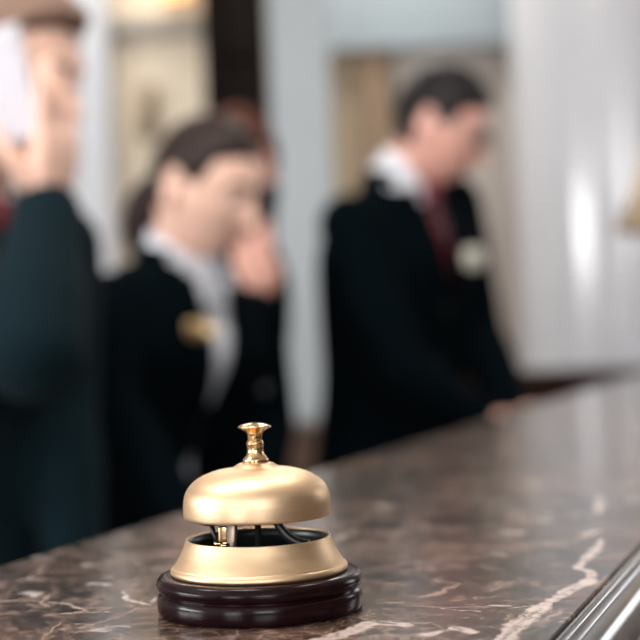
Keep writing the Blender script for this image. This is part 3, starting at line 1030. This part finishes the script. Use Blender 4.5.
class Body:
    """Standing clothed figure; every point is a point of the place."""

    def __init__(self, root, yaw, pelvis, neck, head, male=True, sc=1.0, roll=0.0, shoulder=.19):
        self.root = root
        self.f = V((math.sin(yaw), -math.cos(yaw), 0))          # forward
        self.r = V((self.f.y, -self.f.x, 0))                    # its own right
        self.pelvis, self.neck, self.head = V(pelvis), V(neck), head
        self.sc, self.male = sc, male
        L = self.neck.z - self.pelvis.z
        self.L = L
        # (fraction up from the pelvis, half width, half depth, forward offset)
        if male:
            prof = [(-.22, .165, .105, 0), (-.05, .172, .112, 0), (.12, .160, .105, 0), (.32, .150, .100, 0), (.52, .165, .110, .005), (.70, .180, .118, .008), (.80, .182, .108, 0), (.87, .168, .090, -.006), (.94, .120, .072, -.008), (1.0, .075, .062, -.004)]
        else:
            prof = [(-.22, .165, .105, 0), (-.05, .170, .110, 0), (.12, .150, .098, 0), (.32, .126, .088, 0), (.52, .142, .108, .010), (.68, .155, .118, .014), (.80, .158, .098, 0), (.87, .145, .082, -.006), (.94, .100, .066, -.008), (1.0, .062, .054, -.004)]
        self.prof = prof
        b = self.neck - UPZ * (.062 if male else .078)
        self.roll = roll
        sw = (shoulder - .018) * sc
        self.S = {'R': b + self.r * sw + UPZ * roll * sw, 'L': b - self.r * sw - UPZ * roll * sw}

    def spine(self, t):
        mid = (self.pelvis + self.neck) / 2 - self.f * .012
        return bez(self.pelvis, mid, self.neck, t) if 0 <= t <= 1 else (self.pelvis + (self.neck - self.pelvis) * t if t > 1 else self.pelvis + UPZ * self.L * t)

    def torso(self, bm, inf=0.0, lo=-.3, hi=1.01, n=40):
        loops = []
        pr = [p for p in smooth_prof(self.prof, 4) if lo <= p[0] <= hi]
        for (t, w, dd, o) in pr:
            c = self.spine(t) + self.f * o
            w, dd = w * self.sc + inf, dd * self.sc + inf
            lp = []
            for k in range(n):
                q = 2 * PI * k / n
                cx_, sy_ = math.cos(q), math.sin(q)
                xx = w * math.copysign(abs(cx_) ** .85, cx_)
                lp.append(c + self.r * xx + UPZ * self.roll * xx * sstep(.3, .8, t) + self.f * dd * math.copysign(abs(sy_) ** .85, sy_))
            loops.append(lp)
        rings(bm, loops)

    def arm(self, bm, sd, inf=0.0, stop=1.0):
        s, e, w = self.arms[sd]
        k = self.sc * (1 if self.male else .88)
        pts, rad = [], []
        for t, r in ((0, .052), (.25, .051), (.6, .047), (1, .043)):
            pts.append(s.lerp(e, t)); rad.append(r * k + inf)
        for t, r in ((.3, .043), (.7, .034), (1.0, .0275)):
            if t <= stop:
                pts.append(e.lerp(w, t)); rad.append(r * k + inf * (1 if t < .5 else .9))
        if stop < 1:
            pts.append(e.lerp(w, stop)); rad.append(.030 * k + inf * .9)
        limb(bm, pts, rad, 20)

    def legs(self, bm, inf=0.0, foot=True):
        for s in (-1, 1):
            h = self.pelvis + self.r * .085 * s - UPZ * .04
            kn = V((h.x, h.y, .47)) + self.f * .02 + self.r * .01 * s
            an = V((h.x, h.y, .085)) - self.f * .01 + self.r * .015 * s
            limb(bm, [h, h.lerp(kn, .5), kn, kn.lerp(an, .35), an], [.088 + inf, .075 + inf, .056 + inf, .054 + inf, (.04 + inf * 1.6)], 18)
            if foot:
                limb(bm, [an - UPZ * .04, an - UPZ * .05 + self.f * .08, an - UPZ * .055 + self.f * .15], [.04, .036, .028], 12)

    def build(self, skin, suit, hands, shirt_v=(.045, .30), badge=None, collar=True, cuffs=True, low=None, jacket_voxel=.0075):
        r = self.root
        self.skin = skin
        self.head.skin = skin
        self.hands_in = hands
        # -- the body: one continuous surface
        bm = bmesh.new()
        self.head.add(bm)
        self.torso(bm, 0)
        hc = self.head.M @ V((0, -.022, -.055))
        limb(bm, [self.neck - UPZ * .03, self.neck + UPZ * .01, self.neck.lerp(hc, .6), hc], [.062 * self.sc, .056 * self.sc, .053 * self.sc, .054 * self.sc] if self.male else [.055, .048, .046, .050], 20)
        for sd in 'RL':
            self.arm(bm, sd)
        self.legs(bm)
        for h in hands:
            hand(bm, **h)
        me = fuse(bm, .0042, 4, .5)
        mt = [skin, M['lips']]
        o = link('body', me, mt, r)
        off = V(r['_o'])
        Mi = self.head.M.inverted()
        for p in me.polygons:
            q = Mi @ (p.center + off)
            if q.y > .07 and abs(q.x) < .019 and -.075 < q.z + .1 * abs(q.x) ** 1.5 < -.058:
                p.material_index = 1
        self.body = o
        # -- shirt with collar
        bm = bmesh.new()
        self.torso(bm, .006, -.1, .985)
        me = fuse(bm, .008, 4)
        sh = link('shirt', me, M['shirt'], r)
        sb = self.bvh(me)
        self.sb = sb
        if collar:
            bm = bmesh.new()
            nb = self.neck + UPZ * .004
            nt = self.neck.lerp(hc, .62) + UPZ * .0
            ax = (nt - nb).normalized()
            xr = (self.r - ax * self.r.dot(ax)).normalized()
            yf = ax.cross(xr) * -1
            if yf.dot(self.f) < 0:
                yf = -yf
            R0 = .066 * self.sc if self.male else .060
            L1, L2 = [], []
            for (rad, h, fr) in ((R0 + .008, -.030, -.024), (R0 + .006, -.006, -.006), (R0 + .003, .030, .012), (R0 - .001, .046, .016), (R0 - .004, .045, .015), (R0 - .002, .0, .0), (R0 + .004, -.028, -.02)):
                lp = []
                for k in range(48):
                    q = 2 * PI * k / 48
                    cf = max(0, math.sin(q)) ** 2
                    hh = h * (1 - cf) + fr * cf
                    lp.append(nb + xr * rad * math.cos(q) + yf * rad * 1.02 * math.sin(q) + ax * hh)
                L1.append(lp)
            rings(bm, L1, cap=False, close=True)
            # two collar points
            for s in (-1, 1):
                g = []
                for i in range(6):
                    row = []
                    for j in range(5):
                        t, u = i / 5, j / 4
                        a = R(90 - s * (6 + 62 * t))
                        rad = R0 + .012 + .016 * u
                        drop = -.004 - u * (.052 * (1 - t) + .018 * t)
                        row.append(nb + xr * rad * math.cos(a) + yf * (rad * 1.06) * math.sin(a) + ax * (drop + .006 * (1 - abs(math.sin(a)))) + yf * .010 * (1 - t))
                    g.append(row)
                sheet(bm, g, .003, yf)
            obj('collar', bm, M['shirt'], sh)
        # -- jacket
        bm = bmesh.new()
        self.torso(bm, .021, -.22, .99)
        for sd in 'RL':
            self.arm(bm, sd, .015, .93)
        me = fuse(bm, jacket_voxel, 8)
        vw, vd = shirt_v
        b2 = bmesh.new()
        b2.from_mesh(me)
        kill = []
        zt = self.neck.z
        for fa in b2.faces:
            c = fa.calc_center_median()
            z = zt - c.z
            t = (c.z - self.pelvis.z) / self.L
            rel = c - self.spine(min(1.0, max(0, t)))
            x, y = rel.dot(self.r), rel.dot(self.f)
            wv = vw * max(0, 1 - max(z, 0) / vd) ** .8 + (.02 * sstep(.05, -.03, z))
            if y > .03 and z < vd and abs(x) < wv and math.hypot(x, y) < .22:
                kill.append(fa)
            elif low and y > .03 and z > vd + .03 and abs(x - low[1]) < (z - vd - .03) * low[0]:
                kill.append(fa)
            elif z < .03 and math.hypot(x, y) < .078 * self.sc + .02 * sstep(.03, -.02, z):
                kill.append(fa)
        bmesh.ops.delete(b2, geom=kill, context='FACES')
        b2.to_mesh(me)
        b2.free()
        jb_me = me.copy()
        jk = link('jacket', me, suit, r)
        md = jk.modifiers.new('cloth', 'SOLIDIFY')
        md.thickness = .003
        md.offset = -1
        self.jb = self.bvh(jb_me)
        self.jk = jk
        # lapels
        for s in (-1, 1):
            g, nr = [], []
            for i in range(13):
                t = i / 12
                z = zt - .012 - (vd - .012) * t
                x0 = vw * max(0, 1 - (zt - z) / vd) ** .8
                wd = (.020 + .055 * sstep(0, .30, t)) if t < .34 else .075 * (1 - (t - .34) / .66) ** .9
                row = []
                for j in range(5):
                    x = s * (x0 - .004 + wd * j / 4)
                    h, n_ = self.front(self.jb, x, z - .0 * j)
                    if h is None:
                        h, n_ = self.front(self.sb, x, z)
                        if h is not None:
                            h = h + self.f * .015
                    if h is None:
                        h = row[-1] if row else self.spine(.9) + self.f * .1
                    row.append(h + self.f * .0055)
                g.append(row)
            # even out the front
            for _ in range(3):
                g = [[(g[max(i - 1, 0)][j] + g[i][j] * 2 + g[min(i + 1, 12)][j]) / 4 for j in range(5)] for i in range(13)]
            bm = bmesh.new(); sheet(bm, g, .004, self.f)
            obj('lapel', bm, suit, jk)
        # jacket collar round the back of the neck
        bm = bmesh.new()
        lp = []
        R1 = (.078 if self.male else .070) * self.sc
        for (rad, h) in ((R1 + .030, -.040), (R1 + .016, -.006), (R1 + .004, .026), (R1, .026), (R1 + .006, -.01), (R1 + .02, -.042)):
            row = []
            for k in range(31):
                q = R(-60 - 240 * k / 30) + PI / 2
                cf = max(0, math.sin(q))
                row.append(self.neck + self.r * rad * math.cos(q) + self.f * rad * math.sin(q) + UPZ * (h - .018 * cf))
            lp.append(row)
        vv = [[bm.verts.new(p) for p in row] for row in lp]
        for a in range(len(vv)):
            b = (a + 1) % len(vv)
            for k in range(30):
                bm.faces.new((vv[a][k], vv[a][k + 1], vv[b][k + 1], vv[b][k]))
        bm.faces.new([row[0] for row in vv]); bm.faces.new([row[-1] for row in vv][::-1])
        obj('jacket_collar', bm, suit, jk)
        # front buttons
        for k in range(2):
            h, n_ = self.front(self.jb, 0.0, zt - vd - .015 - .10 * k)
            if h is not None:
                bm = bmesh.new()
                ax = Matrix((self.r, UPZ, self.f)).transposed()
                lathe(bm, [(.0005, 0), (.009, 0), (.010, .002), (.009, .0045), (.006, .0035), (.0005, .0035)], h - self.f * .001, 24, False, ax)
                obj('button', bm, M['button_dull'], jk)
        # cuffs
        if cuffs:
            for sd in 'RL':
                s, e, w = self.arms[sd]
                d = (w - e).normalized()
                x, y, _ = frame_of(d)
                k = self.sc * (1 if self.male else .88)
                L = (w - e).length
                bm = bmesh.new()
                lp = []
                for (a, rr) in ((L * .86, .040 * k), (L * .955, .039 * k), (L * .99, .039 * k), (L * .99, .036 * k), (L * .86, .036 * k)):
                    lp.append([e + d * a + x * rr * math.cos(2 * PI * q / 24) + y * rr * math.sin(2 * PI * q / 24) for q in range(24)])
                rings(bm, lp, cap=False, close=True)
                obj('cuff', bm, M['shirt'], sh)
        # trousers and shoes (behind the counter)
        bm = bmesh.new()
        self.legs(bm, .014, False)
        self.torso(bm, .012, -.25, .12)
        link('trousers', fuse(bm, .010, 4), suit, r)
        for s in (-1, 1):
            h = self.pelvis + self.r * .1 * s
            an = V((h.x, h.y, .05)) - self.f * .02
            bm = bmesh.new()
            limb(bm, [an + UPZ * .03, an - self.f * .03, an + self.f * .09 - UPZ * .008, an + self.f * .175 - UPZ * .014], [.05, .048, .046, .034], 14)
            for v in bm.verts:
                v.co.z = max(v.co.z, 0.002)
            link('shoe', fuse(bm, .006, 3), M['shoe'], r)

    def bvh(self, me):
        off = V((0, 0, 0))
        b = bmesh.new(); b.from_mesh(me)
        if me.users and me.name.startswith('shirt'):
            pass
        t = BVHTree.FromBMesh(b)
        b.free()
        self._shift = getattr(self, '_shift', None)
        return t

    def front(self, bv, x, z):
        t = (z - self.pelvis.z) / self.L
        off = V(self.root['_o']) if bv is self.sb else V((0, 0, 0))
        c = self.spine(min(1, max(0, t))) + self.r * x + self.f * .6
        h, n, i, dd = bv.ray_cast(c - off, -self.f, .62)
        return (h + off if h is not None else None), n

    def tie(self, m, knot_up=.004, length=.42):
        """knot under the collar and a blade down the shirt front."""
        g = []
        k0 = self.neck + self.f * (.080 * self.sc)
        for i in range(15):
            t = i / 14
            z = self.neck.z - .018 - length * t
            h, n_ = self.front(self.sb, 0, z)
            if h is None:
                h = k0
            w = .021 + .024 * t
            c = h + self.f * (.006 if t > .1 else .012)
            g.append([c + self.r * w * s for s in (-1, -.5, 0, .5, 1)])
        for _ in range(2):
            g = [[(g[max(i - 1, 0)][j] + g[i][j] * 2 + g[min(i + 1, 14)][j]) / 4 for j in range(5)] for i in range(15)]
        bm = bmesh.new(); sheet(bm, g, .004, self.f)
        tt = obj('tie', bm, m, self.root)
        bm = bmesh.new()
        c = g[0][2] + UPZ * .006 + self.f * .006
        lp = []
        for (z, w, d_) in ((-.024, .012, .008), (-.012, .017, .012), (.006, .022, .014), (.016, .023, .012), (.020, .018, .008)):
            lp.append([c + UPZ * z + self.r * w * math.cos(2 * PI * q / 20) + self.f * d_ * math.sin(2 * PI * q / 20) for q in range(20)])
        rings(bm, lp)
        obj('tie_knot', bm, m, tt)

    def badge(self, m, x, z, w=.030, h=.014):
        p, n_ = self.front(self.jb, x, z)
        if p is None:
            return
        n_ = (n_ if n_.dot(self.f) > 0 else -n_)
        n_ = (n_ + self.f).normalized()
        xr = (self.r - n_ * self.r.dot(n_)).normalized()
        yu = n_.cross(xr)
        if yu.z < 0:
            yu = -yu
        bm = bmesh.new()
        lp = []
        for (k, d_) in ((.96, 0), (1, .001), (1, .003), (.95, .004)):
            lp.append([p + n_ * (.004 + d_) + xr * w * k * math.copysign(abs(math.cos(2 * PI * q / 32)) ** .6, math.cos(2 * PI * q / 32)) + yu * h * k * math.copysign(abs(math.sin(2 * PI * q / 32)) ** .6, math.sin(2 * PI * q / 32)) for q in range(32)])
        rings(bm, lp)
        b = obj('name_badge', bm, m, self.root)
        return b


def phone(name, label, c, up, face, m, group=None):
    up = V(up).normalized()
    face = (V(face) - up * V(face).dot(up)).normalized()
    x = up.cross(face)
    mt = Matrix((x, up, face)).transposed().to_4x4()
    mt.translation = V(c)
    root = thing(name, label, 'phone', tuple(c), group)
    bm = bmesh.new(); box(bm, (-.037, -.074, -.004), (.037, .074, .004), mt, .003); obj('shell', bm, m, root)
    bm = bmesh.new(); box(bm, (-.033, -.066, -.0046), (.033, .066, -.0038), mt); obj('screen', bm, M['phone_black'], root, False)
    bm = bmesh.new(); box(bm, (.014, .045, .004), (.030, .066, .0055), mt, .0007)
    obj('camera_bump', bm, m, root)
    return root


# ---- man at the left, white phone at his ear
nk = P(-42, 200, 2.02)
root = thing('person', 'man in a dark teal suit at the left holding a white phone to his ear', 'person', (nk.x - .06, nk.y + .05, 0), 'hotel receptionists')
hd = Head(P(9, 72, 1.97), R(68), R(20))
b = Body(root, R(52), V((nk.x - .06, nk.y + .05, .93)), nk, hd, True, 1.0)
wr = P(48, 206, 1.80)
sR = b.S['R']
b.arms = {'R': (sR, P(34, 352, 1.665), wr), 'L': (b.S['L'], P(58, 420, 2.10), P(75, 560, 1.99))}
dR = (P(60, 112, 1.80) - wr)
b.build(M['skin'], M['suit_teal'], [
    dict(W=wr, d=dR, n=V((.9, -.42, 0)), side='R', curl=(5, 9, 8), thumb=45, sc=1.0, spread=3),
    dict(W=b.arms['L'][2], d=(b.arms['L'][2] - b.arms['L'][1]), n=(1, 0, 0), side='L', curl=(15, 20, 15))])
b.tie(M['tie_red'])
hd.hair('hair', M['hair_brown'], root, .072, .006, -.06, .007, .018, .003, .012)
hd.details(root, M['hair_brown'])
man1 = b
phone('white_phone', 'white mobile phone held at the ear of the man in the teal suit', P(2, 87, 1.822), P(-5, 50, 1.81) - P(17, 146, 1.79), V((-.12, -1, 0)), M['phone_white'])

# ---- woman with tied dark hair
nk = P(183, 262, 2.47)
root = thing('person', 'woman in a black jacket with dark tied-back hair and a gold badge, looking down', 'person', (nk.x - .12, nk.y + .06, 0), 'hotel receptionists')
hd = Head(P(205, 187, 2.43), R(60), R(22), 0, .95, True)
b = Body(root, R(46), V((nk.x - .12, nk.y + .06, .84)), nk, hd, False, 1.0, .10, shoulder=.165)
wl_ = P(236, 560, 2.42)
wr = P(196, 545, 2.14)
b.arms = {'R': (b.S['R'] - UPZ * .01, P(108, 405, 2.27), wr), 'L': (b.S['L'] - UPZ * .01, P(266, 425, 2.60), wl_)}
b.build(M['skin'], M['suit'], [
    dict(W=wr, d=wr - b.arms['R'][1], n=(0, -.6, .8), side='R', curl=(20, 25, 20), sc=.92),
    dict(W=wl_, d=wl_ - b.arms['L'][1], n=(1, -.3, 0), side='L', curl=(18, 22, 18), sc=.92)],
    shirt_v=(.044, .27), low=(.25, -.012))
b.badge(M['gold'], .045, P(199, 330, 2.36).z, .030, .016)
hd.hair('hair', M['hair_dark'], root, .072, .012, -.05, .006, .011, .002)
hd.details(root, M['hair_dark'])
bm = bmesh.new()
tail = [hd.M @ V(q) for q in ((0, -.075, -.025), (0, -.098, -.045), (0, -.110, -.07), (0.0, -.112, -.105), (0, -.106, -.135), (0, -.100, -.158))]
limb(bm, tail, [.024, .034, .036, .032, .022, .010], 16)
link('ponytail', fuse(bm, .005, 6), M['hair_dark'], root)
woman = b
bm = bmesh.new()
e, w_ = b.arms['L'][1], b.arms['L'][0]
pb = P(264, 389, 2.535)
lathe(bm, [(.0005, 0), (.009, 0), (.010, .002), (.009, .0045), (.0005, .004)], pb, 20, False, Matrix((V((1, 0, 0)), V((0, 0, 1)), V((0, -1, 0)))).transposed())
obj('sleeve_button', bm, M['button'], b.jk)

# ---- person behind her, auburn hair, black phone
nk = P(228, 232, 2.98)
root = thing('person', 'auburn-haired person mostly hidden behind the woman, holding a black phone up to the face', 'person', (nk.x - .02, nk.y + .03, 0), 'hotel receptionists')
hd = Head(P(237, 174, 2.95), R(2), R(10), 0, .97, True)
b = Body(root, R(-75), V((nk.x - .02, nk.y + .02, .92)), nk, hd, False, .92, shoulder=.15)
wl_ = P(256, 304, 2.735)
b.arms = {'R': (b.S['R'], P(215, 420, 3.16), P(190, 500, 3.02)), 'L': (b.S['L'], P(250, 404, 2.84), wl_)}
b.build(M['skin_pink'], M['suit'], [
    dict(W=wl_, d=P(252, 240, 2.745) - wl_, n=(.35, -.9, .1), side='L', curl=(5, 9, 8), thumb=45, sc=.95, spread=3),
    dict(W=b.arms['R'][2], d=b.arms['R'][2] - b.arms['R'][1], n=(-1, 0, 0), side='R', curl=(18, 22, 18), sc=.92)], shirt_v=(.045, .24))
hd.hair('hair', M['hair_auburn'], root, .064, .004, -.075, .008, .020, .003)
hd.details(root, M['hair_auburn'])
dn = (P(252, 240, 2.745) - wl_).normalized(); nn = V((.35, -.9, .1)); nn = (nn - dn * nn.dot(dn)).normalized(); ss = dn.cross(nn)
phone('black_phone', 'black mobile phone in the raised hand of the auburn-haired person', wl_ + dn * .158 + ss * .024 - nn * .036, dn + ss * .18, nn, M['phone_black'])

# ---- man with spectacles, hands on the desk
nk = P(402, 184, 3.04)
root = thing('person', 'man in a black suit with glasses and red tie, looking down at the desk', 'person', (nk.x - .06, nk.y + .05, 0), 'hotel receptionists')
hd = Head(P(439, 126, 3.02), R(76), R(24), R(0), .97)
b = Body(root, R(46), V((nk.x - .04, nk.y + .04, .92)), nk, hd, True, .93, -.16)
wr = P(482, 401, 2.80)
wl_ = P(514, 400, 2.99)
wr.z = DESK + .050; wl_.z = DESK + .048
b.arms = {'R': (b.S['R'], P(402, 374, 2.77), wr), 'L': (b.S['L'], P(478, 335, 3.16), wl_)}
b.build(M['skin_pink'], M['suit'], [
    dict(W=wr, d=V((.9, -.12, -.03)), n=(0, 0, 1), side='R', drop=.25, curl=(8, 12, 10), sc=1.0),
    dict(W=wl_, d=V((.9, -.25, 0)), n=(0, 0, 1), side='L', drop=.25, curl=(6, 9, 8), sc=1.0)], shirt_v=(.036, .24), cuffs=False)
b.tie(M['tie_red'])
b.badge(M['badge'], -.078, P(453, 259, 3.02).z, .036, .022)
hd.hair('hair', M['hair_black'], root, .062, .004, -.062, .007, .017, .003, .006)
hd.details(root, M['hair_black'])
gl = bmesh.new()
for s in (-1, 1):
    pts = [hd.M @ V((s * (.034 + .025 * math.cos(2 * PI * q / 28)), .106 - .010 * math.cos(2 * PI * q / 28) * 1, .002 + .019 * math.sin(2 * PI * q / 28))) for q in range(29)]
    tube(gl, pts, .0017, 8)
    tube(gl, [hd.M @ V(q) for q in ((s * .059, .096, .008), (s * .076, .07, .012), (s * .082, .0, .012), (s * .080, -.02, .002))], .0017, 8)
tube(gl, [hd.M @ V(q) for q in ((-.010, .116, .006), (0, .119, .009), (.010, .116, .006))], .0017, 8)
gs = obj('eyeglasses', gl, M['lens'], root)
for s in (-1, 1):
    bm = bmesh.new()
    lp = []
    for y0 in (0, .0015):
        lp.append([hd.M @ V((s * (.034 + .0245 * math.cos(2 * PI * q / 28)), .1055 + y0 - .010 * math.cos(2 * PI * q / 28), .002 + .0185 * math.sin(2 * PI * q / 28))) for q in range(28)])
    rings(bm, lp)
    obj('lens', bm, M['glass'], gs)
man3 = b


# ------------------------------------------------------------------ light
def area(name, loc, rot, sx, sy, power, col=(1, 1, 1)):
    d = bpy.data.lights.new(name, 'AREA')
    d.shape = 'RECTANGLE'
    d.size, d.size_y = sx, sy
    d.energy = power
    d.color = col
    o = bpy.data.objects.new(name, d)
    COL.objects.link(o)
    o.location = loc
    o.rotation_euler = rot
    return o


for i, (a0, a1, z0, z1) in enumerate(LEFT_WIN):
    area('window_daylight', (X0 - .02, (a0 + a1) / 2, (z0 + z1) / 2), (0, R(-90), 0), z1 - z0 - .1, a1 - a0 - .1, 130, (0.97, 0.98, 1.0))
for i, (a0, a1, z0, z1) in enumerate(FRONT_FILL_WIN):
    area('window_daylight', ((a0 + a1) / 2, Y0 - .02, (z0 + z1) / 2), (R(90), 0, 0), a1 - a0 - .1, z1 - z0 - .1, (75, 75)[i], (0.97, 0.98, 1.0))  # added fill on the faces, set in the front openings
for i, (a0, a1, z0, z1) in enumerate(RIGHT_WIN):
    area('window_daylight', (X1 + .02, (a0 + a1) / 2, (z0 + z1) / 2), (0, R(90), 0), z1 - z0 - .1, a1 - a0 - .1, 16, (0.97, 0.98, 1.0))
for i, (a0, a1, z0, z1) in enumerate(SIDE_GLINT_WIN):
    area('window_daylight', ((a0 + a1) / 2, yw + .27, (z0 + z1) / 2), (R(-90), 0, 0), a1 - a0 - .1, z1 - z0 - .1, 7.5, (0.97, 0.98, 1.0))  # added light that the edge moulding reflects as a bright band
for x, y, e in ((-1.3, 0.9, 20), (-.35, 1.0, 20), (.5, 1.9, 14), (-.7, 4.95, 13), (.32, 4.85, 20)):  # unseen fill lights, added to brighten the faces and the back walls
    area('ceiling_fill', (x, y, CEIL - .02), (0, 0, 0), .5, .5, e, (1.0, 0.96, 0.9))

w = bpy.data.worlds.new('daylight')
S.world = w
w.use_nodes = True
w.node_tree.nodes['Background'].inputs[0].default_value = (0.9, 0.95, 1.0, 1)
w.node_tree.nodes['Background'].inputs[1].default_value = 1.0

S.view_settings.view_transform = 'Standard'
S.view_settings.look = 'None'
S.view_settings.gamma = 1.0
S.view_settings.exposure = 0.12
S.view_settings.use_curve_mapping = False
S.cycles.use_denoising = True
S.cycles.max_bounces = 8
S.cycles.sample_clamp_indirect = 4.0
for o in bpy.data.objects:
    if '_o' in o:
        del o['_o']
